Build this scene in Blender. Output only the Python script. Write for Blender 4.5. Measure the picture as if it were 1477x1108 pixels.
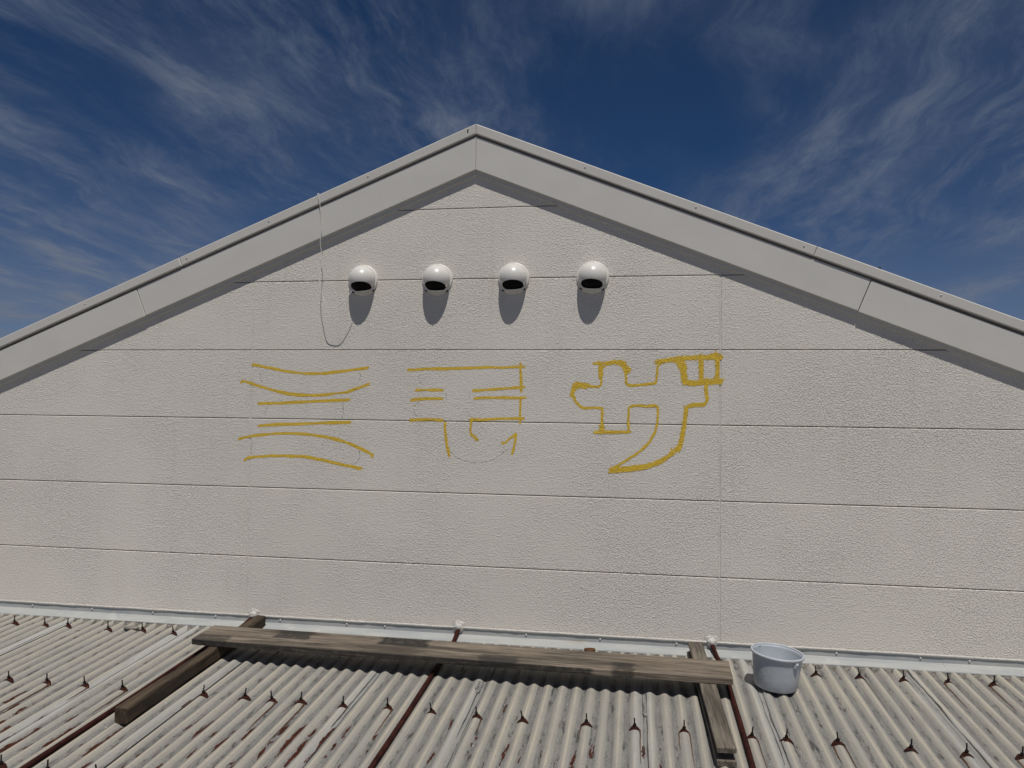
import bpy, bmesh, math, random
from mathutils import Vector, Matrix, noise as mnoise

for o in list(bpy.data.objects): bpy.data.objects.remove(o)
scene = bpy.context.scene
COL = scene.collection

# ------------------------------------------------------------------ camera
cd = bpy.data.cameras.new('camera'); cam = bpy.data.objects.new('camera', cd); COL.objects.link(cam)
cd.sensor_width = 36.0; cd.lens = 27.05; cd.clip_start = 0.05; cd.clip_end = 5000
_r = Vector((0.987045, 0.159972, 0.012292)); _u = Vector((-0.006847, -0.034547, 0.999380)); _f = Vector((-0.160297, 0.986517, 0.033004))
cam.matrix_world = Matrix(((_r.x, _u.x, -_f.x, 2.5349), (_r.y, _u.y, -_f.y, -4.7759), (_r.z, _u.z, -_f.z, -0.3744), (0, 0, 0, 1)))
scene.camera = cam

# ------------------------------------------------------------------ sun, sky, exposure
SUN = Vector((0.28, -1.0, 2.5)).normalized()
SUN_EL = math.asin(SUN.z)
SUN_AZ = math.atan2(SUN.x, SUN.y)            # clockwise from +Y
sd = bpy.data.lights.new('sun', 'SUN'); sd.energy = 4.2; sd.angle = math.radians(0.53); sd.color = (1.0, 0.95, 0.875)
so = bpy.data.objects.new('sun', sd); COL.objects.link(so)
so.rotation_euler = (-SUN).to_track_quat('-Z', 'Y').to_euler(); so.location = (2, -6, 14)

world = bpy.data.worlds.new('World'); scene.world = world; world.use_nodes = True
world.cycles.sampling_method = 'MANUAL'; world.cycles.sample_map_resolution = 512
def build_world():
    nt = world.node_tree; N = nt.nodes; L = nt.links; N.clear()
    out = N.new('ShaderNodeOutputWorld'); bg = N.new('ShaderNodeBackground'); bg.inputs[1].default_value = 0.054
    sky = N.new('ShaderNodeTexSky'); sky.sky_type = 'NISHITA'; sky.sun_disc = False
    sky.sun_elevation = SUN_EL; sky.sun_rotation = SUN_AZ
    sky.altitude = 2500; sky.air_density = 0.7; sky.dust_density = 0.0; sky.ozone_density = 8.0
    hs = N.new('ShaderNodeHueSaturation'); hs.inputs['Saturation'].default_value = 1.10; hs.inputs['Value'].default_value = SKY_VALUE
    L.new(sky.outputs[0], hs.inputs['Color'])
    # cirrus: a streaky sheet of ice cloud, laid out on a plane high above
    tc = N.new('ShaderNodeTexCoord'); sep = N.new('ShaderNodeSeparateXYZ'); L.new(tc.outputs['Generated'], sep.inputs[0])
    def mth(op, a, b=None, c=None):
        n = N.new('ShaderNodeMath'); n.operation = op
        for i, v in enumerate((a, b, c)):
            if v is None: continue
            if isinstance(v, (int, float)): n.inputs[i].default_value = v
            else: L.new(v, n.inputs[i])
        return n.outputs[0]
    zz = mth('ADD', mth('MAXIMUM', sep.outputs[2], 0.0), 0.13)
    u = mth('DIVIDE', sep.outputs[0], zz); v = mth('DIVIDE', sep.outputs[1], zz)
    cmb = N.new('ShaderNodeCombineXYZ'); L.new(u, cmb.inputs[0]); L.new(v, cmb.inputs[1])
    def noise(vec, sc, loc, rot, scale, detail, rough, dist):
        mp = N.new('ShaderNodeMapping'); mp.inputs['Scale'].default_value = sc; mp.inputs['Location'].default_value = loc; mp.inputs['Rotation'].default_value = (0, 0, rot)
        L.new(vec, mp.inputs[0])
        n = N.new('ShaderNodeTexNoise'); n.inputs['Scale'].default_value = scale; n.inputs['Detail'].default_value = detail
        n.inputs['Roughness'].default_value = rough; n.inputs['Distortion'].default_value = dist
        L.new(mp.outputs[0], n.inputs['Vector']); return n
    # domain warp so that the streaks curl
    def warp(vec, scale, amp, loc):
        w = noise(vec, (1, 1, 1), loc, 0, scale, 2, 0.5, 0)
        sub = N.new('ShaderNodeVectorMath'); sub.operation = 'SUBTRACT'; sub.inputs[1].default_value = (.5, .5, .5); L.new(w.outputs['Color'], sub.inputs[0])
        wv = N.new('ShaderNodeVectorMath'); wv.operation = 'MULTIPLY_ADD'; wv.inputs[1].default_value = (amp, amp, 0); L.new(sub.outputs[0], wv.inputs[0]); L.new(vec, wv.inputs[2])
        return wv.outputs[0]
    def smooth(v, a, b, lo=0.0, hi=1.0):
        mr = N.new('ShaderNodeMapRange'); mr.interpolation_type = 'SMOOTHSTEP'
        for i, q in enumerate((a, b, lo, hi)): mr.inputs[i+1].default_value = q
        L.new(v, mr.inputs[0]); return mr.outputs[0]
    w1 = warp(cmb.outputs[0], 1.1, 0.34, (3.1, 0.4, 0)); w2 = warp(w1, 3.6, 0.12, (7.7, 2.4, 0))
    streak = smooth(noise(w2, (1.0, 0.25, 1), (SEED[0], 0.3, 0), 0.0, 5.6, 8, 0.70, 0.1).outputs[0], 0.43, 0.76)
    tuft = smooth(noise(w2, (1.0, 0.55, 1), (SEED[1], 1.3, 0), -0.5, 3.4, 7, 0.68, 0.15).outputs[0], 0.42, 0.80)
    mass = smooth(noise(cmb.outputs[0], (1.0, 0.7, 1), (SEED[2], SEED[3], 0), 0.0, 0.95, 2, 0.5, 0.2).outputs[0], 0.33, 0.56)
    veil = smooth(noise(w1, (1.0, 0.5, 1), (5, 1, 0), 0.3, 1.1, 3, 0.55, 0.1).outputs[0], 0.36, 0.80)
    dens = mth('ADD', mth('MULTIPLY', streak, 0.62), mth('ADD', mth('MULTIPLY', tuft, 0.55), mth('MULTIPLY', veil, 0.30)))
    dens = mth('MULTIPLY', mth('MULTIPLY', dens, mass), 0.88)
    # thin pale haze low over the horizon
    dens = mth('ADD', dens, smooth(sep.outputs[2], 0.30, 0.0, 0.0, 0.60))
    mx = N.new('ShaderNodeMix'); mx.data_type = 'RGBA'; mx.clamp_factor = True
    L.new(dens, mx.inputs[0]); L.new(hs.outputs[0], mx.inputs[6]); mx.inputs[7].default_value = CLOUD
    L.new(mx.outputs[2], bg.inputs[0]); L.new(bg.outputs[0], out.inputs[0])
SKY_VALUE = 1.0
CLOUD = (3.4, 4.0, 5.3, 1)
SEED = (9.7, 3.1, 7.7, 4.0)
build_world()
vs = scene.view_settings; vs.view_transform = 'Standard'; vs.look = 'None'; vs.exposure = -0.36; vs.gamma = 1.0; vs.use_curve_mapping = False

# ------------------------------------------------------------------ helpers
def link(o, parent=None):
    COL.objects.link(o)
    if parent is not None: o.parent = parent
    return o
def tag(o, label=None, cat=None, group=None, kind=None):
    if label: o['label'] = label
    if cat: o['category'] = cat
    if group: o['group'] = group
    if kind: o['kind'] = kind
    return o
def empty(name, loc=(0, 0, 0), parent=None):
    o = bpy.data.objects.new(name, None); o.location = loc; o.empty_display_size = .1
    link(o, parent); return o
def mesh(name, verts, faces, mat, parent=None, smooth=False, attrs=None):
    me = bpy.data.meshes.new(name); me.from_pydata([tuple(v) for v in verts], [], faces); me.update()
    if smooth: me.polygons.foreach_set('use_smooth', [True] * len(me.polygons))
    for k, vals in (attrs or {}).items():
        a = me.attributes.new(k, 'FLOAT', 'POINT'); a.data.foreach_set('value', vals)
    if mat: me.materials.append(mat)
    o = bpy.data.objects.new(name, me); link(o, parent); return o
def frombm(name, bm, mat, parent=None, smooth=False):
    bmesh.ops.recalc_face_normals(bm, faces=bm.faces)
    me = bpy.data.meshes.new(name); bm.to_mesh(me); bm.free()
    if smooth: me.polygons.foreach_set('use_smooth', [True] * len(me.polygons))
    if mat: me.materials.append(mat)
    o = bpy.data.objects.new(name, me); link(o, parent); return o
def inset(poly, d):
    n = len(poly); out = []
    for i in range(n):
        a, b, c = poly[i - 1], poly[i], poly[(i + 1) % n]
        e1 = Vector((b[0]-a[0], b[1]-a[1])).normalized(); e2 = Vector((c[0]-b[0], c[1]-b[1])).normalized()
        n1 = Vector((-e1.y, e1.x)); n2 = Vector((-e2.y, e2.x))
        k = 1 + n1.dot(n2); m = (n1 + n2) / max(k, .15)
        out.append((b[0] + m.x * d, b[1] + m.y * d))
    return out
def ccw(poly):
    s = sum(poly[i-1][0]*poly[i][1] - poly[i][0]*poly[i-1][1] for i in range(len(poly)))
    return poly if s > 0 else poly[::-1]
def slab(name, poly, y0, y1, mat, parent=None, bevel=.003):
    """polygon in XZ (front face at y0, back at y1) with a chamfered front edge"""
    poly = ccw(poly); ins = inset(poly, bevel); n = len(poly)
    V = [(x, y0, z) for x, z in ins] + [(x, y0 + bevel, z) for x, z in poly] + [(x, y1, z) for x, z in poly]
    F = [list(range(n))] + [[2*n + i for i in range(n)][::-1]]
    for i in range(n):
        j = (i + 1) % n
        F += [[i, n + i, n + j, j], [n + i, 2*n + i, 2*n + j, n + j]]
    bm = bmesh.new(); vs_ = [bm.verts.new(v) for v in V]
    for f in F: bm.faces.new([vs_[k] for k in f])
    return frombm(name, bm, mat, parent)
def boxm(name, lo, hi, mat, parent=None, bev=0.0):
    bm = bmesh.new(); bmesh.ops.create_cube(bm, size=1)
    for v in bm.verts: v.co = Vector([lo[i] + (v.co[i] + .5) * (hi[i] - lo[i]) for i in range(3)])
    if bev: bmesh.ops.bevel(bm, geom=list(bm.edges), offset=bev, segments=2, affect='EDGES')
    return frombm(name, bm, mat, parent)
def smooth_path(pts, n=8):
    P = [Vector(p) for p in pts]
    if len(P) < 3:
        return [P[0].lerp(P[-1], i / n) for i in range(n + 1)]
    out = []
    for i in range(len(P) - 1):
        p0 = P[max(i-1, 0)]; p1 = P[i]; p2 = P[i+1]; p3 = P[min(i+2, len(P)-1)]
        for k in range(n):
            t = k / n
            out.append(.5 * ((2*p1) + (p2-p0)*t + (2*p0-5*p1+4*p2-p3)*t*t + (-p0+3*p1-3*p2+p3)*t**3))
    out.append(P[-1]); return out
def tube(name, path, r, mat, parent=None, seg=10, jitter=0):
    V = []; F = []; n = len(path); up = Vector((0.13, .31, .94)).normalized()
    for i, p in enumerate(path):
        t = (path[min(i+1, n-1)] - path[max(i-1, 0)]).normalized()
        a = t.cross(up)
        if a.length < .05: a = t.cross(Vector((1, 0, 0)))
        a.normalize(); b = t.cross(a)
        for k in range(seg):
            q = 2*math.pi*k/seg; rr = r * (1 + jitter * mnoise.noise(p * 35 + Vector((k, 0, 0))))
            V.append(p + (a*math.cos(q) + b*math.sin(q)) * rr)
    for i in range(n-1):
        for k in range(seg):
            F.append([i*seg+k, i*seg+(k+1) % seg, (i+1)*seg+(k+1) % seg, (i+1)*seg+k])
    F.append(list(range(seg))[::-1]); F.append([(n-1)*seg+k for k in range(seg)])
    return mesh(name, V, F, mat, parent, smooth=True)
def lathe(name, prof, mat, parent=None, seg=64, sx=1, sy=1, smooth=True):
    V = []; F = []
    for r, z in prof:
        for k in range(seg):
            a = 2*math.pi*k/seg; V.append((r*math.cos(a)*sx, r*math.sin(a)*sy, z))
    for i in range(len(prof)-1):
        for k in range(seg):
            F.append([i*seg+k, i*seg+(k+1) % seg, (i+1)*seg+(k+1) % seg, (i+1)*seg+k])
    return mesh(name, V, F, mat, parent, smooth=smooth)
def blob(name, c, r, mat, parent=None, seed=0, rough=.3, freq=2.2, sub=3):
    bm = bmesh.new(); bmesh.ops.create_icosphere(bm, subdivisions=sub, radius=1)
    for v in bm.verts:
        d = v.co.normalized(); k = 1 + rough * mnoise.noise(d * freq + Vector((seed*7.1, seed*3.3, 0))) + rough*.5*mnoise.noise(d*freq*2.7+Vector((seed, 0, 0)))
        v.co = Vector((d.x*r[0]*k + c[0], d.y*r[1]*k + c[1], d.z*r[2]*k + c[2]))
    return frombm(name, bm, mat, parent, smooth=True)

# ------------------------------------------------------------------ materials
class NT:
    def __init__(s, name):
        s.m = bpy.data.materials.new(name); s.m.use_nodes = True; s.nt = s.m.node_tree; s.N = s.nt.nodes; s.L = s.nt.links
        s.b = s.N['Principled BSDF']; s.tc = s.N.new('ShaderNodeTexCoord').outputs['Object']
    def set(s, **k):
        for a, v in k.items():
            inp = s.b.inputs[a.replace('_', ' ')]
            if hasattr(v, 'is_linked') or hasattr(v, 'links'): s.L.new(v, inp)
            else: inp.default_value = v if not isinstance(v, tuple) or len(v) == 4 else (*v, 1)
    def map(s, scale=(1, 1, 1), loc=(0, 0, 0), rot=(0, 0, 0), vec=None):
        n = s.N.new('ShaderNodeMapping'); n.inputs['Scale'].default_value = scale; n.inputs['Location'].default_value = loc; n.inputs['Rotation'].default_value = rot
        s.L.new(vec or s.tc, n.inputs[0]); return n.outputs[0]
    def noise(s, scale, detail=3, rough=.5, dist=0, vec=None, out=0):
        n = s.N.new('ShaderNodeTexNoise'); n.inputs['Scale'].default_value = scale; n.inputs['Detail'].default_value = detail
        n.inputs['Roughness'].default_value = rough; n.inputs['Distortion'].default_value = dist
        s.L.new(vec or s.tc, n.inputs['Vector']); return n.outputs[out]
    def vor(s, scale, feature='F1', vec=None, rnd=1.0):
        n = s.N.new('ShaderNodeTexVoronoi'); n.feature = feature; n.inputs['Scale'].default_value = scale; n.inputs['Randomness'].default_value = rnd
        s.L.new(vec or s.tc, n.inputs['Vector']); return n.outputs[0]
    def rng(s, v, a, b, c=0., d=1., smooth=True):
        n = s.N.new('ShaderNodeMapRange'); n.interpolation_type = 'SMOOTHSTEP' if smooth else 'LINEAR'
        for i, x in enumerate((a, b, c, d)): n.inputs[i+1].default_value = x
        s.L.new(v, n.inputs[0]); return n.outputs[0]
    def mth(s, op, a, b=None):
        n = s.N.new('ShaderNodeMath'); n.operation = op
        for i, v in enumerate((a, b)):
            if v is None: continue
            if isinstance(v, (int, float)): n.inputs[i].default_value = v
            else: s.L.new(v, n.inputs[i])
        return n.outputs[0]
    def mix(s, f, a, b):
        n = s.N.new('ShaderNodeMix'); n.data_type = 'RGBA'; n.clamp_factor = True
        for i, v in ((0, f), (6, a), (7, b)):
            if isinstance(v, (int, float)): n.inputs[i].default_value = v
            elif isinstance(v, tuple): n.inputs[i].default_value = (*v[:3], 1)
            else: s.L.new(v, n.inputs[i])
        return n.outputs[2]
    def attr(s, name):
        n = s.N.new('ShaderNodeAttribute'); n.attribute_name = name; return n.outputs['Fac']
    def sep(s, vec=None):
        n = s.N.new('ShaderNodeSeparateXYZ'); s.L.new(vec or s.tc, n.inputs[0]); return n.outputs
    def bump(s, h, dist, strength=1.0, prev=None):
        n = s.N.new('ShaderNodeBump'); n.inputs['Distance'].default_value = dist; n.inputs['Strength'].default_value = strength
        s.L.new(h, n.inputs['Height'])
        if prev is not None: s.L.new(prev, n.inputs['Normal'])
        s.L.new(n.outputs[0], s.b.inputs['Normal']); return n.outputs[0]

def stucco_height(k):
    """sprayed stipple coat: irregular lumps about 15 mm across with a finer grain"""
    a = k.rng(k.noise(104, 2.4, .62, .2), .46, .66)
    b = k.noise(36, 1, .5, .3)
    patch = k.rng(k.noise(1.4, 2, .6), .32, .68, .40, 1.0)
    return k.mth('MULTIPLY', k.mth('ADD', a, k.mth('MULTIPLY', b, .75)), patch)
STUCCO = .0033
def m_stucco():
    k = NT('stipple_paint')
    big = k.rng(k.noise(.7, 4, .55), .3, .7); fine = k.noise(9, 4, .6)
    col = k.mix(big, (.735, .694, .634), (.768, .730, .674))
    col = k.mix(k.rng(fine, .35, .75, 0, .35), col, (.70, .660, .600))
    oi = k.N.new('ShaderNodeObjectInfo').outputs['Random']; col = k.mix(k.rng(oi, 0, 1, 0, .30, False), col, (.69, .655, .60))
    # faint run-off staining and scattered specks
    drip = k.noise(1, 4, .6, 0, vec=k.map((14, 1, .9)))
    col = k.mix(k.rng(drip, .52, .78, 0, .30), col, (.62, .58, .52))
    sp = k.vor(7); col = k.mix(k.rng(sp, .018, .03, .55, 0), col, (.35, .31, .27))
    k.set(Base_Color=col, Roughness=.62); k.b.inputs['Specular IOR Level'].default_value = .35
    k.bump(stucco_height(k), STUCCO)
    return k.m
def m_sheetmetal(name, c, rough=.42):
    k = NT(name); n = k.noise(2.2, 4, .55, .2); g = k.noise(40, 3, .6)
    col = k.mix(k.rng(n, .3, .7), tuple(x*.965 for x in c), c)
    col = k.mix(k.rng(k.noise(1, 5, .65, 0, vec=k.map((26, 26, 3))), .58, .82, 0, .3), col, tuple(x*.80 for x in c))
    k.set(Base_Color=col, Roughness=k.rng(g, .3, .7, rough-.06, rough+.08))
    k.bump(k.noise(1.7, 2, .5), .010, .8)
    return k.m
def m_plain(name, c, rough=.5, metal=0., var=.12, scale=12, bump=0., bscale=60):
    k = NT(name); n = k.noise(scale, 4, .6)
    k.set(Base_Color=k.mix(k.rng(n, .3, .7), tuple(x*(1-var) for x in c), tuple(min(1, x*(1+var)) for x in c)), Roughness=rough, Metallic=metal)
    k.b.inputs['Specular IOR Level'].default_value = .15 if rough > .65 else .5
    if bump: k.bump(k.noise(bscale, 4, .6), bump)
    return k.m
def m_paint():
    k = NT('yellow_crayon'); n = k.noise(26, 4, .65); sc = k.noise(130, 3, .65)
    col = k.mix(k.rng(n, .3, .72), (.85, .575, .040), (.75, .50, .040))
    col = k.mix(k.rng(sc, .42, .68, 0, .55), col, (.40, .275, .045))
    k.set(Base_Color=col, Roughness=.6); k.bump(stucco_height(k), STUCCO)
    e = k.attr('edge'); a = k.rng(k.mth('ADD', e, k.mth('MULTIPLY', k.mth('SUBTRACT', k.noise(75, 3, .7), .5), 1.5)), .72, .92, 1, 0)
    a = k.mth('MULTIPLY', a, k.rng(sc, .30, .42))
    tr = k.N.new('ShaderNodeBsdfTransparent'); mx = k.N.new('ShaderNodeMixShader')
    k.L.new(a, mx.inputs[0]); k.L.new(tr.outputs[0], mx.inputs[1]); k.L.new(k.b.outputs[0], mx.inputs[2])
    k.L.new(mx.outputs[0], k.N['Material Output'].inputs[0]); return k.m
def m_pencil():
    k = NT('pencil'); k.set(Base_Color=(.20, .185, .17), Roughness=.7); k.bump(stucco_height(k), STUCCO)
    a = k.rng(k.noise(70, 2, .6), .40, .60, 0, .60)
    tr = k.N.new('ShaderNodeBsdfTransparent'); mx = k.N.new('ShaderNodeMixShader')
    k.L.new(a, mx.inputs[0]); k.L.new(tr.outputs[0], mx.inputs[1]); k.L.new(k.b.outputs[0], mx.inputs[2])
    k.L.new(mx.outputs[0], k.N['Material Output'].inputs[0]); return k.m
def m_roof():
    k = NT('weathered_corrugated_sheet'); crest = k.attr('crest'); pale = k.attr('pale'); rz = k.attr('rusty')
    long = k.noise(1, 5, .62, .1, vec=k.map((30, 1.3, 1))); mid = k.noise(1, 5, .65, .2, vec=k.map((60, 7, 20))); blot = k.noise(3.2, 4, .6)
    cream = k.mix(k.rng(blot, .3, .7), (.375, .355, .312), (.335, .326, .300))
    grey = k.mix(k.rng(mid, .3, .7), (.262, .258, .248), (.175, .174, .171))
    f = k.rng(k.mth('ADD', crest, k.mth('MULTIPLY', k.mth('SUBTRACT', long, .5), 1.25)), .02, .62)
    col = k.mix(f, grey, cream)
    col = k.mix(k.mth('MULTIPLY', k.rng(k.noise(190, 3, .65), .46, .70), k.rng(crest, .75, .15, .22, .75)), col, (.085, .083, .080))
    # thin yellowish ridge lines
    col = k.mix(k.mth('MULTIPLY', k.rng(crest, .90, 1.0, 0, .75), k.rng(long, .38, .55)), col, (.50, .445, .345))
    # sooty flecks along the valleys
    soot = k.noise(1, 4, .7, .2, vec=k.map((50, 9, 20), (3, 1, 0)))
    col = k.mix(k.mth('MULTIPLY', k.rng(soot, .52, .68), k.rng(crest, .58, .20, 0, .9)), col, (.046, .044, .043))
    col = k.mix(k.rng(k.noise(1, 4, .7, .3, vec=k.map((9, 3.5, 9), (8, 2, 0))), .50, .72, 0, .30), col, (.235, .225, .205))
    sp = k.vor(26); col = k.mix(k.rng(sp, .055, .085, .8, 0), col, (.05, .045, .04))
    sp2 = k.vor(11, vec=k.map((1, 1, 1), (3.3, 8.1, 0))); col = k.mix(k.rng(sp2, .030, .045, .9, 0), col, (.62, .61, .58))
    # whitish sealed laps
    col = k.mix(k.mth('MULTIPLY', pale, k.rng(mid, .25, .6, .45, .9)), col, (.44, .445, .435))
    # rust eating through the valleys
    rn = k.noise(1, 5, .6, .15, vec=k.map((26, 5.0, 6), (0.3, .7, 0)))
    rm = k.rng(k.mth('ADD', rn, k.mth('ADD', k.mth('MULTIPLY', rz, .20), k.mth('MULTIPLY', crest, -.30))), .715, .745)
    rust = k.mix(k.rng(k.noise(45, 4, .6), .35, .65), (.036, .0085, .005), (.075, .019, .008))
    col = k.mix(rm, col, rust)
    k.set(Base_Color=col, Roughness=.78); k.b.inputs['Specular IOR Level'].default_value = .25
    k.bump(k.mth('ADD', k.noise(230, 3, .65), k.mth('MULTIPLY', mid, 1.0)), .0034)
    return k.m
def m_wood(name, light, dark, black=.5, spots=()):
    k = NT(name); g = k.noise(1, 6, .65, .6, vec=k.map((2.2, 48, 48))); g2 = k.noise(1, 4, .6, .2, vec=k.map((7, 190, 190))); big = k.noise(1, 4, .55, .3, vec=k.map((1.6, 9, 9), (2, 0, 0)))
    col = k.mix(k.rng(g, .3, .7), dark, light)
    col = k.mix(k.rng(g2, .45, .7, 0, .6), col, tuple(x*.45 for x in dark))
    col = k.mix(k.rng(big, .50, .66, 0, black), col, (.030, .026, .023))
    crack = k.noise(1, 3, .7, .3, vec=k.map((1.1, 70, 70), (5, 3, 1))); col = k.mix(k.rng(crack, .655, .69, 0, .9), col, (.012, .010, .009))
    X = k.sep(); wob = k.mth('MULTIPLY', k.mth('SUBTRACT', k.noise(22, 3, .6), .5), .10)
    for (x0, x1, y0, y1, amt) in spots:
        xx = k.mth('ADD', X[0], wob)
        mx_ = k.mth('MULTIPLY', k.mth('MULTIPLY', k.rng(xx, x0-.016, x0+.016), k.rng(xx, x1-.016, x1+.016, 1, 0)), k.mth('MULTIPLY', k.rng(X[1], y0-.006, y0+.006), k.rng(X[1], y1-.006, y1+.006, 1, 0)))
        col = k.mix(k.mth('MULTIPLY', mx_, k.rng(k.noise(30, 4, .7), .25, .55, amt*.55, amt)), col, (.030, .028, .027))
    k.set(Base_Color=col, Roughness=.82); k.b.inputs['Specular IOR Level'].default_value = .2
    k.bump(k.mth('SUBTRACT', k.mth('ADD', g, k.mth('MULTIPLY', g2, .8)), k.rng(crack, .655, .69)), .0060)
    return k.m
def m_galv():
    k = NT('galvanised_flashing'); n = k.noise(1, 5, .6, .2, vec=k.map((3, 14, 14))); s = k.noise(9, 5, .65)
    col = k.mix(k.rng(n, .3, .7), (.33, .35, .36), (.42, .425, .41))
    col = k.mix(k.rng(s, .55, .72, 0, .7), col, (.50, .495, .46))
    col = k.mix(k.rng(k.noise(1, 4, .6, .2, vec=k.map((1.3, 6, 6), (7, 0, 0))), .62, .74, 0, .6), col, (.36, .25, .14))
    k.set(Base_Color=col, Roughness=.6, Metallic=0.0); k.bump(k.noise(30, 4, .6), .002); return k.m
def m_bucket():
    k = NT('pale_blue_plastic'); n = k.noise(6, 4, .6); s = k.noise(1, 4, .6, 0, vec=k.map((40, 40, 6)))
    col = k.mix(k.rng(n, .3, .7), (.44, .475, .52), (.49, .525, .565))
    col = k.mix(k.rng(s, .55, .8, 0, .5), col, (.36, .385, .42))
    col = k.mix(k.rng(k.noise(1, 4, .7, .2, vec=k.map((9, 9, 14), (2, 5, 1))), .60, .68, 0, .5), col, (.60, .61, .60))
    col = k.mix(k.rng(k.vor(16), .05, .07, .6, 0), col, (.2, .21, .23))
    k.set(Base_Color=col, Roughness=.48); k.bump(k.noise(45, 3, .6), .0012); return k.m

M = dict(
    stucco=m_stucco(), board=m_sheetmetal('painted_barge_metal', (.63, .615, .58)), cap=m_sheetmetal('painted_verge_metal', (.60, .585, .55)),
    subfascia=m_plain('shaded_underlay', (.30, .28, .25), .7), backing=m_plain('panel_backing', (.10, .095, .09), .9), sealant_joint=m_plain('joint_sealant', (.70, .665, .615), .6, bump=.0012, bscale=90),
    roofing=m_plain('main_roof_metal', (.22, .23, .24), .5), paint=m_paint(), pencil=m_pencil(),
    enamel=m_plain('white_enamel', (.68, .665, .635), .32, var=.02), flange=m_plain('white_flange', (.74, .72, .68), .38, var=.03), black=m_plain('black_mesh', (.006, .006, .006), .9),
    cable=m_plain('white_cable', (.70, .68, .64), .5), roof=m_roof(), galv=m_galv(), mortar=m_plain('grey_mortar', (.165, .155, .138), .95, var=.55, scale=45, bump=.006, bscale=110),
    silicone=m_plain('whitish_sealant', (.50, .485, .455), .45, var=.12, scale=70, bump=.003, bscale=120), smear=m_plain('grey_glossy_sealant', (.27, .265, .255), .22, var=.3, scale=90, bump=.003, bscale=110), lapline=m_plain('dark_sealant_and_gap_shade', (.070, .066, .060), .5, var=.6, scale=14, bump=.002, bscale=90),
    rust=m_plain('rusted_steel', (.034, .010, .007), .85, var=.5, scale=60, bump=.002, bscale=200),
    rustline=m_plain('rust_run', (.105, .050, .024), .9, var=.4, scale=30), darksteel=m_plain('blackened_bolt', (.018, .014, .012), .7, var=.3), rod=m_plain('oxide_red_bar', (.034, .0085, .0065), .8, var=.45, scale=18, bump=.0015, bscale=120),
    ground=m_plain('dusty_gravel', (.075, .072, .068), .95, var=.3, scale=2, bump=.01, bscale=30), wallplain=m_plain('plain_render', (.42, .40, .37), .9), bucket=m_bucket(), screw=m_plain('screw_head', (.62, .60, .56), .4, metal=.2),
    shard=m_plain('grey_flake', (.20, .19, .17), .9, var=.3, scale=40))

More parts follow.
